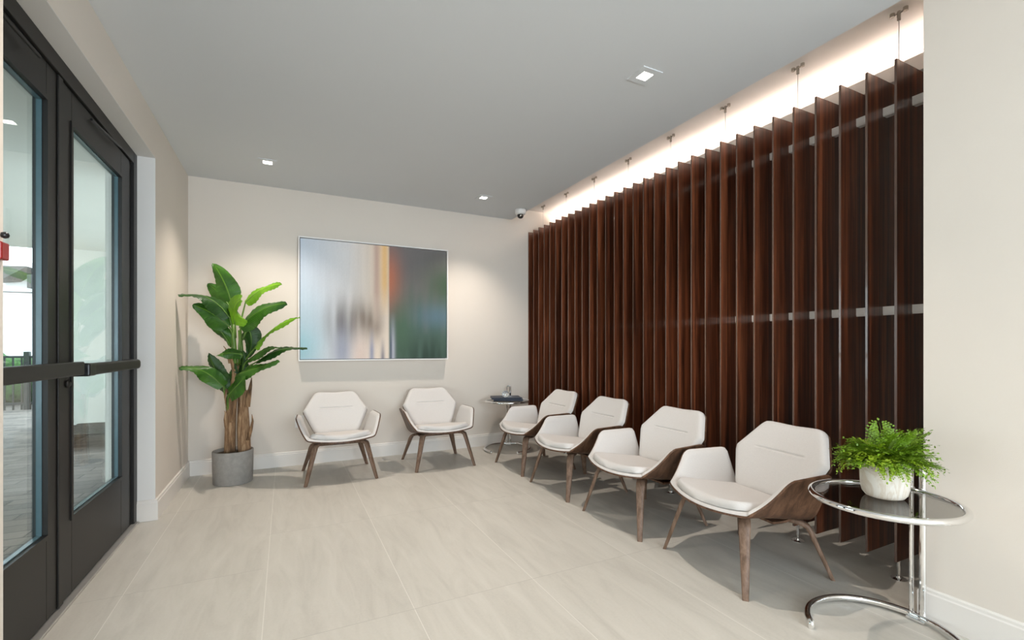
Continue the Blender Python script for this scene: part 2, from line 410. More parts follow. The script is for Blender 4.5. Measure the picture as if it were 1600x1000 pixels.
# panic bars
bar = obj('push_bar', bbox(DX+0.045, DX+0.085, 2.85, 3.60, 1.035, 1.092, 0.012, 4), M['black'], dR)
obj('bar_end', bbox(DX+0.0, DX+0.088, 2.775, 2.86, 1.033, 1.094, 0.008, 3), M['blackplastic'], bar)
obj('bar_end', bbox(DX+0.0, DX+0.086, 3.56, 3.63, 1.033, 1.094, 0.02, 4), M['black'], bar)
bar = obj('push_bar', bbox(DX+0.06, DX+0.095, 1.75, 2.69, 1.045, 1.104, 0.006, 3), M['black'], dL)
obj('bar_end', bbox(DX+0.0, DX+0.062, 2.60, 2.685, 1.040, 1.085, 0.006, 3), M['blackplastic'], bar)
bm = lathe([(0, 0), (0.017, 0), (0.017, 0.008), (0.011, 0.014), (0, 0.014)], 24)
bmesh.ops.rotate(bm, verts=bm.verts, cent=(0, 0, 0), matrix=Matrix.Rotation(R(90), 3, 'Y'))
obj('lock_cylinder', bm, M['black'], dR, True, (DX, 2.79, 1.0))
# concealed door closer arm across the head
bm = tube([(DX+0.012, 2.15, 2.33), (DX+0.03, 2.45, 2.315)], 0.006, 8); obj('closer_arm', bm, M['blackplastic'], dL)
bm = tube([(DX+0.012, 3.05, 2.33), (DX+0.03, 3.45, 2.345)], 0.006, 8); obj('closer_arm', bm, M['blackplastic'], dR)
# fire alarm pull on the pier
al = thing('fire_alarm_pull', 'small red fire alarm pull at the left edge of the photo', 'fire alarm', (-0.65, 1.612, 1.42))
bm = bbox(0, 0.014, -0.02, 0.02, -0.03, 0.015, 0.004); obj('body', bm, M['red'], al)
bm = lathe([(0, -0.009), (0.007, -0.006), (0.009, 0), (0.007, 0.006), (0, 0.009)], 16); obj('knob', bm, M['blackplastic'], al, True, (0.010, 0.006, 0.034))

# ------------------------------------------------------------------ outside the door
bm = bmesh.new(); box(bm, -14, -0.94, -4, 22, -0.12, -0.02); o = obj('ground_deck', bm, M['paver']); o.rotation_euler[2] = 0; struct(o)
bm = bmesh.new(); box(bm, -7.2, -0.96, -4, 9.15, 2.62, 2.8); struct(obj('ceiling_porch', bm, M['soffit']))
bm = bmesh.new(); box(bm, -3.25, -0.96, 9.0, 9.3, -0.02, 2.62); struct(obj('wall_porch', bm, M['stucco']))
bm = bmesh.new(); box(bm, -1.12, -0.95, 4.1, 4.5, -0.02, 2.62); struct(obj('wall_porch_column', bm, M['stucco']))
bb = thing('added_slat_rack', 'low dark slatted bench added for the dark stripes on the deck beyond the right door glass', 'rack', (-2.05, 7.55, -0.02))  # made-up raised slats standing in for dark stripes on the deck
for i in range(8):
    obj('slat', bbox(-0.42, 0.42, -0.5+i*0.13, -0.43+i*0.13, 0.14, 0.17), M['iron'], bb)
for sx in (-0.36, 0.36): obj('leg', bbox(sx-0.03, sx+0.03, -0.45, 0.45, 0, 0.14), M['iron'], bb)
fc = thing('iron_fence', 'dark iron picket fence beyond the left door glass', 'fence', (-6.6, 11.9, -0.02), 0)
obj('top_rail', bbox(0, 4.4, -0.02, 0.02, 0.98, 1.02), M['iron'], fc); obj('bottom_rail', bbox(0, 4.4, -0.02, 0.02, 0.1, 0.14), M['iron'], fc)
pk = bbox(-0.011, 0.011, -0.011, 0.011, 0.0, 1.0); p0 = obj('picket', pk, M['iron'], fc)
for i in range(1, 38):
    c = p0.copy(); COL.objects.link(c); c.location = (i*0.118, 0, 0)
for x in (0, 2.2, 4.4): obj('post', bbox(x-0.04, x+0.04, -0.04, 0.04, 0, 1.1), M['iron'], fc)
random.seed(3)
bm = bmesh.new()
for i in range(60):
    x = -6.6+4.6*random.random(); y = 13.0+0.5*random.random(); z = random.random()*0.75
    mt = Matrix.Translation((x, y, z)) @ Matrix.Scale(0.28+0.15*random.random(), 4)
    bmesh.ops.create_icosphere(bm, subdivisions=2, radius=1, matrix=mt)
for v in bm.verts: v.co += Vector((noise.noise(v.co*5), noise.noise(v.co*5+Vector((9, 0, 0))), noise.noise(v.co*5+Vector((0, 9, 0)))))*0.12
tag(obj('hedge', bm, M['hedge'], None, True), 'green hedge growing behind the dark iron fence', 'hedge', kind='stuff')
wb = thing('white_building', 'bright white building with dark eaves beyond the left door glass', 'building', (-10, 19, -0.02))
obj('wall', bbox(-6, 5.5, 0, 4, 0, 3.75), M['farwhite'], wb)
bm = bmesh.new()
for x0, z0, w0 in ((2.45, 3.1, 0.85), (3.30, 2.9, 0.35)):
    a = [bm.verts.new((x0+dx, yy, z0+dz)) for yy in (-0.9, 1.5) for dx, dz in ((0, 0), (w0*0.45, 0.05), (w0, 0.42), (w0*0.4, 0.40), (0, 0.38))]
    bm.faces.new(a[:5]); bm.faces.new(a[5:][::-1])
    for k in range(5): bm.faces.new((a[k], a[(k+1) % 5], a[5+(k+1) % 5], a[5+k]))
obj('roof', bm, M['darkroof'], wb)
cw = tube([(-9, 13.5, 2.36), (-5.6, 13.4, 2.33), (-3, 13.3, 2.33)], 0.012, 6)
tag(obj('overhead_cable', cw, M['iron']), 'thin dark cable strung across the sky outside', 'cable')

# ------------------------------------------------------------------ cove ledge with LED
cl = thing('trim_2', 'white light trough ledge running behind the tops of the walnut slats', 'light trough', (0, 0, 0))
cl['kind'] = 'structure'
bm = bmesh.new(); box(bm, 3.05, 3.065, YN, YB, 2.655, 2.742); box(bm, 3.065, NX, YN, YB, 2.655, 2.67)
obj('fascia', bm, M['niche'], cl)
obj('led_strip', bbox(3.135, 3.16, YN+0.02, YB-0.02, 2.670, 2.718), M['led'], cl)

# ------------------------------------------------------------------ slatted screen
SX0, SX1, SZ0, SZ1, PITCH = 2.70, 3.01, 0.108, 2.592, 0.1272
sc = thing('slatted_screen', 'tall screen of dark walnut vertical slats behind the row of four chairs', 'screen', (SX0, 1.065, 0))
bm = bmesh.new(); box(bm, 0, SX1-SX0, -0.006, 0.006, SZ0, SZ1)
bmesh.ops.recalc_face_normals(bm, faces=bm.faces[:])
bmesh.ops.bevel(bm, geom=bm.edges[:], offset=0.0012, segments=2, affect='EDGES')
for f in bm.faces:
    if f.calc_center_median().x < 0.0011 and abs(f.normal.x) > 0.3: f.material_index = 1
s0 = obj('slat', bm, [M['slat'], M['slatedge']], sc)
for i in range(1, 32):
    c = s0.copy(); COL.objects.link(c); c.location = (0, i*PITCH, 0)
for z0, z1 in ((1.338, 1.384), (2.392, 2.437)):
    bm = bmesh.new(); box(bm, 0.145, 0.149, -0.062, 31*PITCH+0.02, z0+0.006, z1); box(bm, 0.149, 0.185, -0.062, 31*PITCH+0.02, z0+0.002, z1-0.002)
    box(bm, 0.147, 0.150, -0.062, 31*PITCH+0.02, z0, z0+0.004)
    obj('rail', bm, M['white'], sc)
for i in range(8):
    y = (1+4*i)*PITCH+0.018
    if i < 8:
        c = obj('hanger_cable', tube([(0.072, y, SZ1-0.03), (0.072, y, NH-0.03)], 0.0018, 6), M['cable'], sc)
        bm = bmesh.new()
        tube([(0.072, y, NH-0.048), (0.072, y, NH-0.004)], 0.008, 12, bm=bm)
        for sgn in (-1, 1):
            tube([(0.072, y, NH-0.012), (0.072, y+sgn*0.028, NH-0.012)], 0.005, 8, bm=bm)
            tube([(0.072, y+sgn*0.028, NH-0.018), (0.072, y+sgn*0.028, NH)], 0.011, 12, bm=bm)
        obj('ceiling_mount', bm, M['nickel'], c)
        p = obj('support_post', tube([(0.072, y, 0.003), (0.072, y, SZ0+0.03)], 0.009, 14), M['chrome'], sc)
        bm = lathe([(0, 0), (0.034, 0), (0.034, 0.004), (0.014, 0.007), (0.012, 0.016), (0, 0.016)], 24, cx=0.072, cy=y)
        obj('foot_plate', bm, M['chrome'], p)

# ------------------------------------------------------------------ lounge chair
def lerp(a, b, t): return a+(b-a)*t
def smin(x): return max(0.0, min(1.0, x))
def wing_T(v):
    k = 0.44
    A, B, C = Vector((0.280, -0.252, 0.386)), Vector((0.356, -0.088, 0.548)), Vector((0.334, 0.205, 0.552))
    def seg(v):
        if v < k:
            t = v/k; p = A.lerp(B, t); p.z -= 0.018*math.sin(PI*t); return p
        return B.lerp(C, (v-k)/(1-k))
    p = Vector((0, 0, 0)); n = 0
    for d in (-0.06, -0.03, 0, 0.03, 0.06):
        q = seg(smin(v+d)); p += q; n += 1
    p /= n
    if v < 0.06: p = A.lerp(p, v/0.06)
    if v > 0.94: p = p.lerp(C-Vector((0, 0, 0.012)), (v-0.94)/0.06)
    return p
def seat_pt(u, v):
    """shell surface, u -1..1 wing to wing, v 0 front .. 1 back"""
    B = Vector((lerp(0.266, 0.235, v), lerp(-0.254, 0.218, v), lerp(0.374, 0.292, v)))
    Cc = Vector((0, lerp(-0.308, 0.218, v), lerp(0.356, 0.280, v)))
    T = wing_T(v); a = abs(u); sg = 1 if u >= 0 else -1
    ub = 0.62
    def line(a):
        if a < ub:
            t = a/ub; p = Cc.lerp(B, t); p.y = Cc.y+(B.y-Cc.y)*t*t; p.z = Cc.z+(B.z-Cc.z)*t*t; p.x = B.x*t
            return p
        return B.lerp(T, (a-ub)/(1-ub))
    p = Vector((0, 0, 0)); n = 0
    wdt = min(0.09, 1-a)
    for d in (-1, -0.6, -0.2, 0.2, 0.6, 1): p += line(abs(a+d*wdt)); n += 1
    p /= n; p.x = abs(p.x) if a > 0.09 else line(a).x
    return Vector((p.x*sg, p.y, p.z))
def back_w(v):
    def raw(v):
        k = 0.55
        return lerp(0.188, 0.293, v/k) if v < k else lerp(0.296, 0.192, (v-k)/(1-k))
    w_ = sum(raw(smin(v+d)) for d in (-0.03, -0.015, 0, 0.015, 0.03))/5
    L, r = 0.46, 0.035
    for dd in (1-v, v):
        d = dd*L
        if d < r: w_ -= r*0.9*(1-math.sqrt(max(0, 1-((r-d)/r)**2)))
    return w_
def back_pt(u, v):
    y = lerp(0.158, 0.400, v)-0.006*math.sin(PI*v); z = lerp(0.340, 0.713, v)
    w_ = back_w(v); x = u*w_
    f = (x/0.29)**2*0.035
    return Vector((x, y-f*0.8, z+f*0.45*(1-v)))
def span(n, dense=True):
    return [0.5-0.5*math.cos(PI*i/n) for i in range(n+1)]
def sheet(bm, P, us, vs, thick, flip=1):
    """thin shell with thickness, offset to the -normal side"""
    G = [[P(u, v) for u in us] for v in vs]; nv, nu = len(vs), len(us)
    NN = grid_normals(G)
    A = [[bm.verts.new(G[j][i]) for i in range(nu)] for j in range(nv)]
    B = [[bm.verts.new(G[j][i]-NN[j][i]*thick*flip) for i in range(nu)] for j in range(nv)]
    fs = []
    for j in range(nv-1):
        for i in range(nu-1):
            fs.append(bm.faces.new((A[j][i], A[j][i+1], A[j+1][i+1], A[j+1][i])))
            fs.append(bm.faces.new((B[j][i], B[j+1][i], B[j+1][i+1], B[j][i+1])))
    for i in range(nu-1):
        bm.faces.new((A[0][i], B[0][i], B[0][i+1], A[0][i+1])); bm.faces.new((A[-1][i], A[-1][i+1], B[-1][i+1], B[-1][i]))
    for j in range(nv-1):
        bm.faces.new((A[j][0], A[j+1][0], B[j+1][0], B[j][0])); bm.faces.new((A[j][-1], B[j][-1], B[j+1][-1], A[j+1][-1]))
def grid_normals(G):
    nv, nu = len(G), len(G[0]); out = []
    for j in range(nv):
        row = []
        for i in range(nu):
            a = G[j][min(i+1, nu-1)]-G[j][max(i-1, 0)]; b = G[min(j+1, nv-1)][i]-G[max(j-1, 0)][i]
            n = a.cross(b)
            row.append(n.normalized() if n.length > 1e-12 else Vector((0, 0, 1)))
        out.append(row)
    return out
def pad(bm, P, us, vs, t, r, lift=0.0, flip=1, extra=None):
    """upholstered pad: base on the surface, rounded towards every edge"""
    G = [[P(u, v) for u in us] for v in vs]; nv, nu = len(vs), len(us)
    NN = grid_normals(G)
    # metric distance to the borders
    def dist_row(pts):
        acc = [0]
        for a, b in zip(pts[:-1], pts[1:]): acc.append(acc[-1]+(b-a).length)
        return [min(x, acc[-1]-x) for x in acc]
    DU = [dist_row(G[j]) for j in range(nv)]
    DV = [dist_row([G[j][i] for j in range(nv)]) for i in range(nu)]
    def e(d):
        s = min(1, d/r); return math.sqrt(max(0, 1-(1-s)**2))
    Vt = []
    for j in range(nv):
        row = []
        for i in range(nu):
            h = t*e(DU[j][i])*e(DV[i][j])
            if extra: h += extra(us[i], vs[j])
            row.append(bm.verts.new(G[j][i]+NN[j][i]*flip*(lift+h)))
        Vt.append(row)
    Vb = []
    for j in range(nv):
        row = []
        for i in range(nu):
            if i in (0, nu-1) or j in (0, nv-1): row.append(Vt[j][i])
            else: row.append(bm.verts.new(G[j][i]+NN[j][i]*flip*(lift-0.001)))
        Vb.append(row)
    for j in range(nv-1):
        for i in range(nu-1):
            bm.faces.new((Vt[j][i], Vt[j][i+1], Vt[j+1][i+1], Vt[j+1][i]))
            q = (Vb[j][i], Vb[j+1][i], Vb[j+1][i+1], Vb[j][i+1])
            if len(set(q)) == 4 and not (Vb[j][i] in Vt[j] and Vb[j+1][i+1] in Vt[j+1] and Vb[j+1][i] in Vt[j+1] and Vb[j][i+1] in Vt[j]):
                try: bm.faces.new(q)
                except ValueError: pass
def sym(n): return [-1+2*x for x in span(n)]
def cushion_pt(u, v):
    # seat cushion plan: bowed front, rounded corners
    y = lerp(-0.297, 0.165, v)
    w_ = lerp(0.268, 0.205, v)
    r = 0.075 if v < 0.5 else 0.04
    d = min(v, 1-v)*0.488
    if d < r: w_ -= r*(1-math.sqrt(max(0, 1-((r-d)/r)**2)))*0.85
    x = u*w_
    y += 0.055*(x/0.262)**2*(1-v)
    return Vector((x, y, lerp(0.366, 0.318, v)+0.016*(x/0.262)**2*(1-v)+0.006*(x/0.262)**2))
def leg_bm(sx, sy):
    path = [Vector((0.006*sx, 0.006*sy, 0.300)), Vector((0.10*sx, 0.095*sy, 0.306 if sy < 0 else 0.286)), Vector((0.165*sx, 0.160*sy, 0.322 if sy < 0 else 0.272)),
            Vector((0.195*sx, 0.190*sy, 0.324 if sy < 0 else 0.264)), Vector((0.212*sx, 0.207*sy, 0.312 if sy < 0 else 0.250)), Vector(((0.216 if sy < 0 else 0.222)*sx, (0.212 if sy < 0 else 0.217)*sy, 0.295 if sy < 0 else 0.226)),
            Vector(((0.223 if sy < 0 else 0.231)*sx, (0.219 if sy < 0 else 0.225)*sy, 0.27 if sy < 0 else 0.195)), Vector(((0.2573 if sy < 0 else 0.2507)*sx, (0.252 if sy < 0 else 0.2445)*sy, 0.13)), Vector((0.290*sx, 0.283*sy, 0.0))]
    W = [0.034, 0.038, 0.046, 0.052, 0.054, 0.053, 0.050, 0.039, 0.028]
    Tt = [0.018, 0.020, 0.022, 0.023, 0.024, 0.024, 0.023, 0.021, 0.018]
    # smooth path
    side = Vector((-sy*1.0, sx*1.0, 0)).normalized()
    side = Vector((path[-1].y, -path[-1].x, 0)).normalized()
    bm = bmesh.new(); rings = []
    for i, p in enumerate(path):
        t = (path[min(i+1, len(path)-1)]-path[max(i-1, 0)]).normalized()
        if i == len(path)-1: t = Vector((0, 0, -1))
        n = side.cross(t).normalized()
        a, b = side*W[i]/2, n*Tt[i]/2; c = 0.82
        rings.append([bm.verts.new(p+q) for q in (a*c+b, a+b*0.6, a-b*0.6, a*c-b, -a*c-b, -a-b*0.6, -a+b*0.6, -a*c+b)])
    for r0, r1 in zip(rings[:-1], rings[1:]):
        for k in range(8):
            l = (k+1) % 8; bm.faces.new((r0[k], r0[l], r1[l], r1[k]))
    bm.faces.new(rings[0]); bm.faces.new(rings[-1])
    return bm
def make_chair():
    t = thing('lounge_chair', '', 'chair', (0, 0, 0), 0, 'cream and walnut lounge chairs')
    # wood shell: seat with side wings, and the back board
    bm = bmesh.new()
    sheet(bm, seat_pt, [-1+2*i/48 for i in range(49)], [i/26 for i in range(27)], 0.010)
    def spine(u, v):
        if v < 0.30:
            s = v/0.30
            a = Vector((0, 0.02, 0.280)); c = Vector((0, 0.185, 0.268)); b = back_pt(0, 0.05)+Vector((0, 0.012, 0))
            p = a*(1-s)**2+c*2*s*(1-s)+b*s*s; w_ = lerp(0.17, back_w(0.05), s); p.x = u*w_; return p
        s = 0.05+(v-0.30)/0.70*0.95
        p = back_pt(u, s); p.y += 0.004; return p
    sheet(bm, spine, [-1+2*i/24 for i in range(25)], [i/34 for i in range(35)], 0.011)
    o = obj('shell', bm, M['walnut'], t); auto_smooth(o, 40); o['label'] = 'walnut veneer shell'
    # wing upholstery, one pad per side plus the seat liner
    bm = bmesh.new()
    pad(bm, lambda u, v: seat_pt(lerp(-0.995, 0.995, u), lerp(0.004, 0.996, v)), [i/60 for i in range(61)], sorted(set([0, .012, .03, .06]+[i/24 for i in range(2, 23)]+[.94, .97, .988, 1])), 0.019, 0.02, 0.0005)
    o = obj('side_upholstery', bm, M['fabric'], t); auto_smooth(o, 60)
    bm = bmesh.new()
    pad(bm, cushion_pt, sym(28), span(24), 0.040, 0.034, 0.008)
    o = obj('seat_cushion', bm, M['fabric'], t); auto_smooth(o, 70)
    def seam(u, v):
        x = u*back_w(v)
        if abs(x) > 0.16: return 0
        k = 1-smin((abs(x)-0.145)/0.015)
        d = (v-0.60)*0.46
        return -0.008*k*math.exp(-(d/0.0055)**2)+0.003*k*math.exp(-((d+0.012)/0.01)**2)
    vs = sorted(set(span(22)+[0.60+i*0.006 for i in range(-6, 7)]))
    bm = bmesh.new()
    pad(bm, back_pt, [-1, -.985, -.96, -.92, -.86, -.78]+[i/24 for i in range(-16, 17)]+[.78, .86, .92, .96, .985, 1], vs, 0.036, 0.032, 0.001, 1, seam)
    o = obj('back_cushion', bm, M['fabric'], t); auto_smooth(o, 70)
    for sx, sy in ((-1, -1), (1, -1), (-1, 1), (1, 1)):
        auto_smooth(obj('leg', leg_bm(sx, sy), M['legwood'], t), 50)
    return t
chair0 = make_chair()
CH = [  # x, y, facing, label
    (0.440, 4.480, 0.0, 'cream lounge chair nearest the potted banana plant, beside the wall outlet'),
    (1.383, 4.505, 0.0, 'cream lounge chair under the right end of the picture, left of the corner side table'),
    (2.200, 3.960, R(-90), 'cream lounge chair by the slat screen nearest the corner side table'),
    (2.190, 3.203, R(-90), 'second cream lounge chair from the corner in the row along the slats'),
    (2.195, 2.425, R(-90), 'third cream lounge chair from the corner in the row along the slats'),
    (2.220, 1.675, R(-97), 'largest, nearest cream lounge chair, beside the table with the fern'),
]
for i, (x, y, rz, lb) in enumerate(CH):
    c = chair0 if i == 0 else copy_tree(chair0)
    c.location = (x, y, 0.0); c.rotation_euler = (0, 0, rz); c['label'] = lb

# ------------------------------------------------------------------ round adjustable side table
def make_table():
    t = thing('side_table', '', 'table', (0, 0, 0), 0, 'round chrome side tables')
    n = 72; rr, zt = 0.245, 0.556
    obj('top_ring', tube([(rr*math.cos(2*PI*i/n), rr*math.sin(2*PI*i/n), zt) for i in range(n)], 0.0125, 14, True), M['chrome'], t, True)
    o = obj('glass_top', lathe([(0, zt-0.004), (rr-0.014, zt-0.004), (rr-0.010, zt), (rr-0.014, zt+0.004), (0, zt+0.004)], 72), M['smoked'], t)
    o['label'] = 'smoked glass disc'
    # open base ring; gap on the side away from the posts
    a0, a1 = R(-152), R(140)
    pts = [(0.258*math.cos(lerp(a0, a1, i/60)), 0.258*math.sin(lerp(a0, a1, i/60)), 0.022) for i in range(61)]
    pts = [(pts[0][0], pts[0][1], 0.0)]+pts+[(pts[-1][0], pts[-1][1], 0.0)]
    obj('base_ring', tube(pts, 0.0135, 14), M['chrome'], t, True)
    px = 0.262
    post = obj('post', tube([(px, 0.018, 0.012), (px, 0.018, 0.688)], 0.0085, 16), M['chrome'], t)
    obj('post', tube([(px-0.002, -0.022, 0.006), (px-0.002, -0.022, 0.70)], 0.0125, 16), M['chrome'], t)
    bm = tube([(px-0.02, 0.018, zt), (px+0.01, 0.018, zt)], 0.013, 12); tube([(px-0.02, -0.022, zt), (px+0.01, -0.022, zt)], 0.015, 12, bm=bm)
    obj('bracket', bm, M['chrome'], t)
    pts = [(px-0.002, 0.018-0.04*s, 0.694+0.014*math.sin(PI*s)) for s in [i/10 for i in range(11)]]
    obj('handle', tube(pts, 0.0085, 12), M['chrome'], t)
    obj('foot_plate', bbox(px-0.022, px+0.012, -0.036, 0.030, 0.003, 0.013, 0.002), M['chrome'], t)
    # little ball chain of the locking pin
    bm = bmesh.new()
    for i in range(34):
        s = i/33; y = lerp(-0.040, 0.028, s); z = zt-0.022-0.085*math.sin(PI*s)**0.8
        bmesh.ops.create_icosphere(bm, subdivisions=1, radius=0.0021, matrix=Matrix.Translation((px-0.022, y, z)))
    obj('pin_chain', bm, M['nickel'], t, True)
    return t
tb = make_table(); tb.location = (2.160, 0.995, 0); tb.rotation_euler[2] = R(0)
tb['label'] = 'round smoked glass and chrome side table with the potted fern on it'
t2 = copy_tree(tb); t2.location = (2.262, 4.700, 0); t2.rotation_euler[2] = R(62)
t2['label'] = 'round glass and chrome side table in the far corner carrying navy folders'

# ------------------------------------------------------------------ potted fern on the near table
ZT = 0.560
fp = thing('potted_fern', 'bushy green fern in a veined cream pot on the near side table', 'potted plant', (2.185, 1.003, ZT+0.001))
obj('pot', lathe([(0, 0.0), (0.050, 0.0), (0.064, 0.005), (0.074, 0.018), (0.080, 0.042), (0.082, 0.09), (0.081, 0.150), (0.078, 0.153), (0.075, 0.150), (0.075, 0.125), (0, 0.125)], 64), M['marble'], fp, True)
obj('soil', lathe([(0, 0.132), (0.06, 0.131), (0.0745, 0.128), (0.0745, 0.120), (0, 0.120)], 32), M['soil'], fp)
def frond_bm(L, seed, droop):
    rnd = random.Random(seed); bm = bmesh.new()
    def ax(s):
        a = s*droop
        # arc in xz plane, initially straight up tilted outwards
        return Vector((L*(s*0.25+0.75*s*s*math.sin(a*0.6)), 0, L*(s*math.cos(a*0.75))))
    K = 15
    tube([ax(i/8) for i in range(9)], [0.0011*(1-0.6*i/8) for i in range(9)], 4, bm=bm)
    def leaflet(p, d, nrm, ln):
        s = d.cross(nrm).normalized()
        pts = [p, p+d*ln*0.35+s*ln*0.28, p+d*ln*0.8+s*ln*0.33, p+d*ln*1.0, p+d*ln*0.8-s*ln*0.33, p+d*ln*0.35-s*ln*0.28]
        pts = [q+nrm*rnd.uniform(-0.06, 0.06)*ln for q in pts]
        bm.faces.new([bm.verts.new(q) for q in pts])
    for i in range(2, K+1):
        s = i/K; p = ax(s); tdir = (ax(min(1, s+0.02))-ax(s-0.02)).normalized()
        nrm = tdir.cross(Vector((0, 1, 0))).normalized()
        if i < K:
            br = L*0.36*math.sin(PI*(0.16+0.80*s))**0.8
        else: br = L*0.10
        for sg in ((-1, 1) if i < K else (0,)):
            d = (Vector((0, sg, 0))+tdir*0.75+nrm*rnd.uniform(-0.25, 0.25)).normalized()
            m = max(2, int(br/0.0085))
            for j in range(1, m+1):
                q = p+d*br*j/m+nrm*0.1*br*(j/m)**2*rnd.uniform(-1, 1)
                for s2 in ((-1, 1) if j < m else (0,)):
                    dd = (d*0.9+tdir.cross(nrm)*0+tdir*s2*0.9).normalized()
                    leaflet(q, dd, (nrm+Vector((rnd.uniform(-.5, .5), rnd.uniform(-.5, .5), rnd.uniform(-.3, .3)))).normalized(), 0.0125*(1.15-0.45*j/m))
            
    return bm
random.seed(11)
protos = []
for k in range(6):
    L = (0.16, 0.15, 0.14, 0.155, 0.13, 0.145)[k]
    protos.append(obj('frond', frond_bm(L, k, (0.9, 1.3, 1.6, 1.1, 1.4, 0.5)[k]), M['fern2'] if k in (2, 4) else M['fern'], fp))
k = 0
for ring, cnt, tilt, rad in ((0, 9, 3, 0.014), (1, 15, 15, 0.030), (2, 21, 30, 0.045), (3, 22, 44, 0.056)):
    for i in range(cnt):
        a = 2*PI*(i+random.uniform(-0.3, 0.3))/cnt+ring
        src = protos[(k*5+ring) % 6]
        c = src if k < 6 and False else src.copy()
        if c.name not in COL.objects: COL.objects.link(c)
        c.location = (rad*math.cos(a), rad*math.sin(a), 0.128)
        c.rotation_euler = (random.uniform(-0.2, 0.2), R(tilt+random.uniform(-10, 10)), a)
        sc_ = random.uniform(0.70, 1.05)*(1.34, 1.18, 1.02, 0.86)[ring]
        c.scale = (sc_, sc_, sc_); k += 1
for p in protos: bpy.data.objects.remove(p)

# ------------------------------------------------------------------ things on the corner table
cx, cy = 2.262, 4.700
def folder(z, dx, dy, rz, label):
    t = thing('folder', label, 'folder', (cx+dx, cy+dy, z), rz, 'navy folders on the corner table')
    obj('cover', bbox(-0.165, 0.165, -0.115, 0.115, 0, 0.0045, 0.0015), M['navy'], t)
    obj('pages', bbox(-0.158, 0.162, -0.109, 0.109, 0.0045, 0.0125), M['navy'], t)
    obj('cover', bbox(-0.165, 0.165, -0.115, 0.115, 0.0125, 0.017, 0.0015), M['navy'], t)
folder(0.5715, -0.005, -0.030, R(-24), 'navy folder underneath on the corner table')
folder(0.5900, -0.030, -0.012, R(-19), 'navy folder on top, carrying the glass ball')
bm = bmesh.new(); bmesh.ops.create_icosphere(bm, subdivisions=3, radius=0.040)
for v in bm.verts:
    v.co *= 1+0.035*math.cos(v.co.normalized().z*16)*math.cos(math.atan2(v.co.y, v.co.x)*10)
    if v.co.z < -0.034: v.co.z = -0.034
tag(obj('glass_ball', bm, M['crystal'], None, True, (2.215, 4.650, 0.6415)), 'clear textured glass ball resting on the navy folders', 'ornament')

# ------------------------------------------------------------------ banana plant in grey planter
PC = Vector((-0.407, 4.640, 0)); r_ = Vector((0.8966, -0.4427, 0)); f_ = Vector((0.4427, 0.8966, 0))
bp_ = thing('potted_banana_plant', 'tall green banana plant in a grey round planter in the left corner', 'potted plant', PC)
obj('planter', lathe([(0, 0), (0.146, 0), (0.150, 0.006), (0.156, 0.272), (0.153, 0.278), (0.143, 0.278), (0.141, 0.25), (0, 0.25)], 64), M['pot'], bp_, True)
bm = lathe([(0, 0.262), (0.09, 0.258), (0.14, 0.250), (0.14, 0.240), (0, 0.240)], 40); obj('soil', bm, M['soil'], bp_)
def V(x, y, z): return Vector((x, y, z))
def trunk(pts, rad, seed):
    rnd = random.Random(seed); bm = bmesh.new(); n = 18
    P = []
    for a, b in zip(pts[:-1], pts[1:]):
        for k in range(6): P.append((a[0].lerp(b[0], k/6), lerp(a[1], b[1], k/6)))
    P.append(pts[-1]); rings = []
    for i, (p, r) in enumerate(P):
        ring = []
        for k in range(n):
            a = 2*PI*k/n
            rr = r*(1+0.16*noise.noise(Vector((math.cos(a)*1.6, math.sin(a)*1.6, i*0.12+seed)))+0.07*math.cos(3*a+i*0.25))
            ring.append(bm.verts.new(p+Vector((math.cos(a)*rr, math.sin(a)*rr, 0))))
        rings.append(ring)
    for a, b in zip(rings[:-1], rings[1:]):
        for k in range(n): bm.faces.new((a[k], a[(k+1) % n], b[(k+1) % n], b[k]))
    bm.faces.new(rings[0]); bm.faces.new(rings[-1])
    return bm
def flap(pts, w0):
    """curled dry sheath strip"""
    bm = bmesh.new(); n = len(pts); rows = []
    for i, p in enumerate(pts):
        w_ = w0*(1-(i/(n-1))**1.6)+0.002
        s = r_
        rows.append([bm.verts.new(p+s*w_*u+f_*(-0.35*w_*(1-u*u))) for u in (-1, -0.5, 0, 0.5, 1)]+[bm.verts.new(p+s*w_*u+f_*(-0.35*w_*(1-u*u)+0.004)) for u in (1, 0.5, 0, -0.5, -1)])
    for a, b in zip(rows[:-1], rows[1:]):
        for k in range(10): bm.faces.new((a[k], a[(k+1) % 10], b[(k+1) % 10], b[k]))
    bm.faces.new(rows[0]); bm.faces.new(rows[-1])
    return bm
o = obj('trunk', trunk([(V(-0.028, 0.014, 0.260), 0.044), (V(-0.022, 0.011, 0.471), 0.042), (V(-0.008, 0.004, 0.648), 0.036), (V(0.008, -0.004, 0.826), 0.030), (V(0.020, -0.010, 1.026), 0.026)], 0, 1), M['sheath'], bp_, True)
o = obj('trunk', trunk([(V(0.083, -0.008, 0.253), 0.050), (V(0.077, -0.005, 0.510), 0.046), (V(0.077, -0.005, 0.734), 0.042), (V(0.081, -0.007, 0.790), 0.036)], 0, 2), M['sheath'], bp_, True)
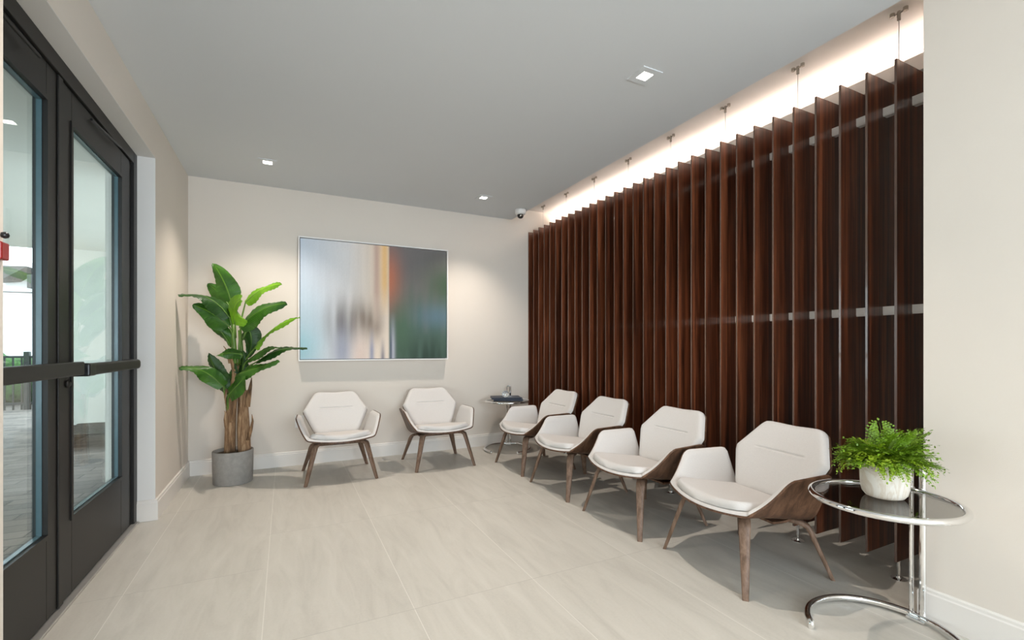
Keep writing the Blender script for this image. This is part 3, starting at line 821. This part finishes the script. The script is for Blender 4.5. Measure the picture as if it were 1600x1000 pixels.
for pts, w_ in (([V(-0.016, -0.031, 0.521), V(0.008, -0.049, 0.653), V(0.020, -0.060, 0.764), V(0.035, -0.073, 0.830)], 0.022),
                ([V(0.110, -0.066, 0.650), V(0.124, -0.078, 0.761), V(0.137, -0.090, 0.839), V(0.145, -0.094, 0.905)], 0.022),
                ([V(0.117, -0.080, 0.364), V(0.141, -0.103, 0.465), V(0.153, -0.109, 0.531), V(0.147, -0.106, 0.590)], 0.014),
                ([V(-0.052, -0.008, 0.476), V(-0.059, -0.015, 0.544), V(-0.054, -0.023, 0.599), V(-0.062, -0.025, 0.622)], 0.012),
                ([V(0.007, -0.031, 0.960), V(-0.005, -0.031, 1.027), V(-0.017, -0.025, 1.093), V(-0.005, -0.031, 1.141)], 0.014),
                ([V(-0.025, -0.021, 1.027), V(-0.036, -0.015, 1.093), V(-0.052, -0.008, 1.148), V(-0.072, 0.002, 1.177)], 0.008),
                ([V(-0.005, -0.031, 0.740), V(-0.043, -0.023, 0.807), V(-0.058, -0.027, 0.742), V(-0.050, -0.031, 0.655)], 0.012)):
    obj('dry_sheath', flap(pts, w_), M['sheath'], bp_, True)
for pts, r in (([V(0.016, -0.008, 0.915), V(0.012, -0.006, 1.114), V(0.004, -0.002, 1.248), V(0.004, -0.002, 1.381)], 0.022), ([V(0.077, -0.005, 0.734), V(0.073, -0.003, 0.957), V(0.062, -0.008, 1.136), V(0.051, -0.014, 1.315)], 0.022),
               ([V(0.048, -0.024, 1.026), V(0.050, -0.047, 1.181), V(0.061, -0.053, 1.336)], 0.012)):
    obj('green_stalk', tube(pts, [r*(1-0.35*i/(len(pts)-1)) for i in range(len(pts))], 12), M['stem'], bp_, True)
def banana_leaf(stalk, base, mid, tip, width, normal, mat, fold=0.18, wav=0.02, seed=0, stalk_r=0.008):
    """stalk point -> leaf blade along a bezier base-mid-tip"""
    rnd = random.Random(seed); bm = bmesh.new(); uvl = bm.loops.layers.uv.new('UVMap')
    n, m = 26, 10; rows = []; nrm = Vector(normal).normalized()
    for j in range(n+1):
        s = j/n
        p = base*(1-s)**2+mid*2*s*(1-s)+tip*s*s
        t = ((mid-base)*(1-s)+(tip-mid)*s).normalized()
        side = t.cross(nrm).normalized(); up = side.cross(t).normalized()
        w_ = width*0.5*(math.sin(PI*min(1, s*0.93+0.07)**0.72))**0.62*(1-0.25*s) if s < 1 else 0.002
        row = []
        for i in range(m+1):
            u = -1+2*i/m
            h = -fold*w_*abs(u)**1.3*1.6+wav*math.sin(s*9+u*2+seed)*abs(u)*0.6+0.004*math.sin(s*60+seed)*abs(u)
            row.append(bm.verts.new(p+side*w_*u*math.cos(fold*0.8)+up*h))
        rows.append(row)
    for j in range(n):
        for i in range(m):
            f = bm.faces.new((rows[j][i], rows[j][i+1], rows[j+1][i+1], rows[j+1][i]))
            for lp, (uu, vv) in zip(f.loops, ((i, j), (i+1, j), (i+1, j+1), (i, j+1))): lp[uvl].uv = (uu/m, vv/n)
    o = obj('leaf', bm, M[mat], bp_, True)
    # stalk and midrib under the blade
    pts = [stalk, stalk.lerp(base, 0.5)+Vector((0, 0, 0.01)), base]+[base*(1-s)**2+mid*2*s*(1-s)+tip*s*s-nrm*0.003 for s in (0.2, 0.4, 0.6, 0.8)]
    obj('leaf_stalk', tube(pts, [stalk_r, stalk_r*0.85, stalk_r*0.7, 0.0045, 0.0035, 0.0025, 0.0015], 8), M['stem'], o, True)
tc_ = -f_
UP = Vector((0, 0, 1))
L_ = banana_leaf
L_(V(0.004, -0.002, 1.336), V(-0.020, 0.010, 1.569), V(-0.053, 0.004, 1.733), V(-0.158, 0.100, 1.899), 0.209, tc_+UP*0.2, 'leaf', 0.12, seed=1)
L_(V(0.004, -0.002, 1.359), V(-0.037, 0.074, 1.530), V(-0.106, 0.108, 1.653), V(-0.208, 0.170, 1.727), 0.192, tc_+UP*0.4, 'leaf', 0.12, seed=2)
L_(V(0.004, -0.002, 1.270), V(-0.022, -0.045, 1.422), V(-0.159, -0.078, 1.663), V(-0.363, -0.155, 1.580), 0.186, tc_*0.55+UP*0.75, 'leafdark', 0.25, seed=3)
L_(V(0.004, -0.002, 1.248), V(-0.027, -0.020, 1.346), V(-0.123, -0.073, 1.461), V(-0.271, -0.134, 1.514), 0.226, tc_*0.9+UP*0.5, 'leaf', 0.2, seed=4)
L_(V(0.008, -0.004, 1.137), V(-0.023, 0.045, 1.170), V(-0.094, 0.002, 1.357), V(-0.265, 0.019, 1.479), 0.124, tc_*0.7+UP*0.6-r_*0.3, 'leaf', 0.3, seed=5)
L_(V(0.020, -0.010, 1.248), V(0.021, -0.066, 1.356), V(-0.006, -0.142, 1.546), V(0.083, -0.286, 1.554), 0.305, tc_*1.0+UP*0.35-r_*0.3, 'leafbright', 0.12, seed=6)
L_(V(0.052, -0.026, 1.225), V(0.064, -0.087, 1.345), V(0.225, -0.245, 1.536), V(0.418, -0.385, 1.530), 0.226, tc_*0.8+UP*0.6, 'leaf', 0.2, seed=7)
L_(V(0.052, -0.026, 1.336), V(0.092, 0.011, 1.559), V(0.237, -0.061, 1.732), V(0.378, -0.142, 1.719), 0.141, tc_*0.8+UP*0.7, 'leafbright', 0.2, seed=8)
L_(V(0.080, -0.039, 1.026), V(0.169, -0.084, 1.159), V(0.299, -0.170, 1.380), V(0.520, -0.313, 1.422), 0.102, tc_*0.6+UP*0.7-r_*0.3, 'leafbright', 0.25, seed=9)
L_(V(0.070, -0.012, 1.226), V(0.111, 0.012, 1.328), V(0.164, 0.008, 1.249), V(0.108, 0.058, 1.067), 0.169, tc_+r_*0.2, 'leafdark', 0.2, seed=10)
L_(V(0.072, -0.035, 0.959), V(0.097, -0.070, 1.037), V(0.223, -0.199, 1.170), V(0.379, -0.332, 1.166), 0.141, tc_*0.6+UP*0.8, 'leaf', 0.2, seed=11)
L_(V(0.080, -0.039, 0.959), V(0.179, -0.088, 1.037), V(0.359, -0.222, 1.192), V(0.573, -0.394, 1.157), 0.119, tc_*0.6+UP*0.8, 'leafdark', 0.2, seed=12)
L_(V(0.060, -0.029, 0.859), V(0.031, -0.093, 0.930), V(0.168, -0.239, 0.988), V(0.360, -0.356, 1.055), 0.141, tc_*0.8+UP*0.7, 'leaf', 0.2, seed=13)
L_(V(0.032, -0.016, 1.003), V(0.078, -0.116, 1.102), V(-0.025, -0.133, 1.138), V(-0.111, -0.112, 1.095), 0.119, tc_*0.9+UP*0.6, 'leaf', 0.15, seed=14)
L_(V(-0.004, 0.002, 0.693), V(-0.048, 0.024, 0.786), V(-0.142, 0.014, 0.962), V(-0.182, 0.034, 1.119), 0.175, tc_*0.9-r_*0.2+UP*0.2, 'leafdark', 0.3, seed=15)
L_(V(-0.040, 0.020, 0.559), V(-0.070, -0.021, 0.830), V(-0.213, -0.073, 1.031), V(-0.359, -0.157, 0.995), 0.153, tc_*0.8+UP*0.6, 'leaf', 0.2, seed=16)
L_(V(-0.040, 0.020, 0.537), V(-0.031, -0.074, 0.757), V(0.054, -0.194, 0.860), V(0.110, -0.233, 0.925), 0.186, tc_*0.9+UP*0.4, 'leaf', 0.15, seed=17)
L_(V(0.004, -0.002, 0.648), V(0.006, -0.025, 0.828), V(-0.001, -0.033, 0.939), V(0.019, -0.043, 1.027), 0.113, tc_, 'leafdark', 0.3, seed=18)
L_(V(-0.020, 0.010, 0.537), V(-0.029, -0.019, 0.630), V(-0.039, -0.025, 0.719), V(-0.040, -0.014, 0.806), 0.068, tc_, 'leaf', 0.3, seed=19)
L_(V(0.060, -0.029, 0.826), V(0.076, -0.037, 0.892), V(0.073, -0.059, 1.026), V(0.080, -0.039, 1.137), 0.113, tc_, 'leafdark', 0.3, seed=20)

# ------------------------------------------------------------------ picture
PX0, PX1, PZ0, PZ1 = 0.113, 1.640, 1.030, 2.256
pc = thing('framed_picture', 'large abstract blurred picture in a thin white frame on the back wall', 'picture', ((PX0+PX1)/2, YB, (PZ0+PZ1)/2))
W2, H2 = (PX1-PX0)/2, (PZ1-PZ0)/2
bm = bmesh.new(); fw = 0.011; yb, yf = -0.012, -0.075
box(bm, -W2, W2, yf, yb, H2-fw, H2); box(bm, -W2, W2, yf, yb, -H2, -H2+fw)
box(bm, -W2, -W2+fw, yf, yb, -H2+fw, H2-fw); box(bm, W2-fw, W2, yf, yb, -H2+fw, H2-fw)
obj('frame', bm, M['white'], pc)
obj('shadow_gap', bbox(-W2+fw, W2-fw, yb-0.008, yb, -H2+fw, H2-fw), M['blackplastic'], pc)
g = 0.018
def mixc(a, b, t): t = smin(t); return tuple(a[i]*(1-t)+b[i]*t for i in range(3))
def g2(x, y, cx_, cy_, sx, sy): return math.exp(-((x-cx_)/sx)**2-((y-cy_)/sy)**2)
def lin(c): return tuple((v/255)**2.2 for v in c)
def art(x, y):
    """x 0..1 left to right, y 0..1 bottom to top"""
    st = noise.noise(Vector((x*34, y*2.2, 1)))*0.5+noise.noise(Vector((x*80, y*4, 5)))*0.3
    st2 = noise.noise(Vector((x*22, y*2.6, 9)))
    c = mixc(lin((198, 210, 224)), lin((222, 219, 218)), x*3.2)
    c = mixc(c, lin((230, 214, 198)), (x-0.30)/0.15)
    c = mixc(c, lin((150, 200, 212)), 0.9*g2(x, y, 0.0, 0.12, 0.13, 0.22))
    c = mixc(c, lin((180, 202, 216)), 0.6*g2(x, y, 0.04, 0.38, 0.12, 0.25))
    c = mixc(c, lin((110, 106, 106)), min(0.92, (0.80+0.7*st2))*g2(x, y, 0.27, 0.31, 0.11, 0.20))
    c = mixc(c, lin((124, 110, 98)), min(0.92, (0.78+0.7*st2))*g2(x, y, 0.42, 0.34, 0.10, 0.16))
    c = mixc(c, lin((120, 100, 88)), 0.55*g2(x, y, 0.49, 0.27, 0.035, 0.10))
    c = mixc(c, lin((142, 148, 172)), 0.75*g2(x, y, 0.26, 0.06, 0.06, 0.20))
    c = mixc(c, lin((224, 200, 188)), 0.85*g2(x, y, 0.38, 0.0, 0.055, 0.20))
    c = mixc(c, lin((198, 158, 142)), 0.75*math.exp(-((x-0.490)/0.024)**2)*smin((y-0.3)/0.3))
    c = mixc(c, lin((242, 196, 132)), 0.97*math.exp(-((x-0.543)/0.030)**2)*smin((y-0.36)/0.3))
    c = mixc(c, lin((120, 132, 168)), 0.75*math.exp(-((x-0.455)/0.016)**2)*smin((0.28-y)/0.2))
    c = mixc(c, lin((90, 92, 116)), 0.75*math.exp(-((x-0.53)/0.014)**2)*smin((0.2-y)/0.18))
    d = mixc(lin((112, 108, 108)), lin((74, 98, 86)), (0.66-y)*2.4+(x-0.6)*0.25+0.5*st2)
    d = mixc(d, lin((206, 118, 84)), 0.9*g2(x, y, 0.565, 0.70, 0.085, 0.24))
    d = mixc(d, lin((46, 76, 48)), 0.85*g2(x, y, 1.0, 0.68, 0.18, 0.22))
    d = mixc(d, lin((88, 114, 128)), 0.85*g2(x, y, 0.93, 0.38, 0.18, 0.12))
    d = mixc(d, lin((34, 58, 46)), min(0.9, (0.75+0.9*st2))*g2(x, y, 0.86, 0.0, 0.22, 0.20))
    d = mixc(d, lin((70, 102, 70)), 0.5*g2(x, y, 0.66, 0.3, 0.08, 0.3))
    d = mixc(d, lin((188, 188, 202)), 0.85*math.exp(-((x-0.600)/0.018)**2)*smin((0.42-y)/0.3))
    d = mixc(d, lin((66, 76, 98)), 0.85*math.exp(-((x-0.588)/0.008)**2)*smin((0.32-y)/0.2))
    c = mixc(c, d, (x-0.568)/0.012)
    k = 1+0.07*st+0.05*noise.noise(Vector((x*900, y*700, 3)))
    return tuple(max(0, v*k) for v in c)
bm = bmesh.new(); nx, ny = 260, 90
vs = [[bm.verts.new((lerp(-W2+g, W2-g, i/nx), yf+0.006, lerp(-H2+g, H2-g, j/ny))) for i in range(nx+1)] for j in range(ny+1)]
for j in range(ny):
    for i in range(nx): bm.faces.new((vs[j][i], vs[j][i+1], vs[j+1][i+1], vs[j+1][i]))
# sides of the stretched canvas
bk = [bm.verts.new((x, yb-0.008, z)) for x, z in ((-W2+g, -H2+g), (W2-g, -H2+g), (W2-g, H2-g), (-W2+g, H2-g))]
cs = [vs[0][0], vs[0][nx], vs[ny][nx], vs[ny][0]]
for k in range(4): bm.faces.new((cs[k], bk[k], bk[(k+1) % 4], cs[(k+1) % 4]))
o = obj('canvas', bm, M['canvas'], pc, 'keep')
ca = o.data.color_attributes.new('Col', 'FLOAT_COLOR', 'POINT')
for i, v in enumerate(o.data.vertices):
    x = (v.co.x+W2-g)/(2*(W2-g)); y = (v.co.z+H2-g)/(2*(H2-g)); ca.data[i].color = (*art(x, y), 1)

# ------------------------------------------------------------------ outlet, downlights, security camera
ol = thing('wall_outlet', 'white electrical outlet plate low on the back wall behind the left chair', 'outlet', (0.125, YB, 0.43))
obj('plate', bbox(-0.04, 0.04, -0.006, 0, -0.06, 0.06, 0.002), M['whiteplastic'], ol)
for dz in (-0.024, 0.024):
    s_ = obj('socket', bbox(-0.017, 0.017, -0.008, -0.004, dz-0.015, dz+0.015, 0.003), M['whiteplastic'], ol)
    bm = bmesh.new(); box(bm, -0.008, -0.006, -0.0085, -0.0075, dz-0.004, dz+0.006); box(bm, 0.006, 0.008, -0.0085, -0.0075, dz-0.004, dz+0.006)
    obj('slot', bm, M['blackplastic'], s_)
LBL = ['square recessed downlight over the banana plant', 'square recessed downlight near the back wall, beside the dome camera',
       'largest square recessed downlight, near the light cove', 'square recessed downlight above the entrance doors',
       'square recessed downlight behind the viewer on the cove side', 'square recessed downlight behind the viewer on the door side']
for (x, y), lb in zip(DOWN[:3], LBL):
    t = thing('recessed_downlight', lb, 'ceiling light', (x, y, H), 0, 'square recessed downlights')
    bm = bmesh.new(); a, b_ = 0.070, 0.034
    for q in ((-a, a, -a, -b_), (-a, a, b_, a), (-a, -b_, -b_, b_), (b_, a, -b_, b_)): box(bm, *q, -0.005, 0)
    obj('trim_plate', bm, M['ceiling'], t)
    obj('lens', bbox(-b_, b_, -b_, b_, -0.003, -0.0005), M['lens'], t)
sv = thing('security_camera', 'small white dome security camera on the ceiling at the cove corner', 'security camera', (2.385, 4.615, H))
obj('housing', lathe([(0, 0), (0.060, 0), (0.062, -0.008), (0.060, -0.040), (0.052, -0.052), (0.038, -0.055), (0, -0.055)], 40), M['whiteplastic'], sv, True)
obj('dome', lathe([(0.034, -0.050), (0.037, -0.058), (0.036, -0.072), (0.029, -0.086), (0.016, -0.095), (0, -0.098)], 32), M['blackplastic'], sv, True)
bm = lathe([(0, 0.0), (0.012, 0.0), (0.012, 0.006), (0.008, 0.009), (0, 0.009)], 20)
bmesh.ops.rotate(bm, verts=bm.verts, cent=(0, 0, 0), matrix=Matrix.Rotation(R(125), 3, 'X') )
obj('camera_lens', bm, M['chrome'], sv, True, (-0.012, -0.028, -0.073))
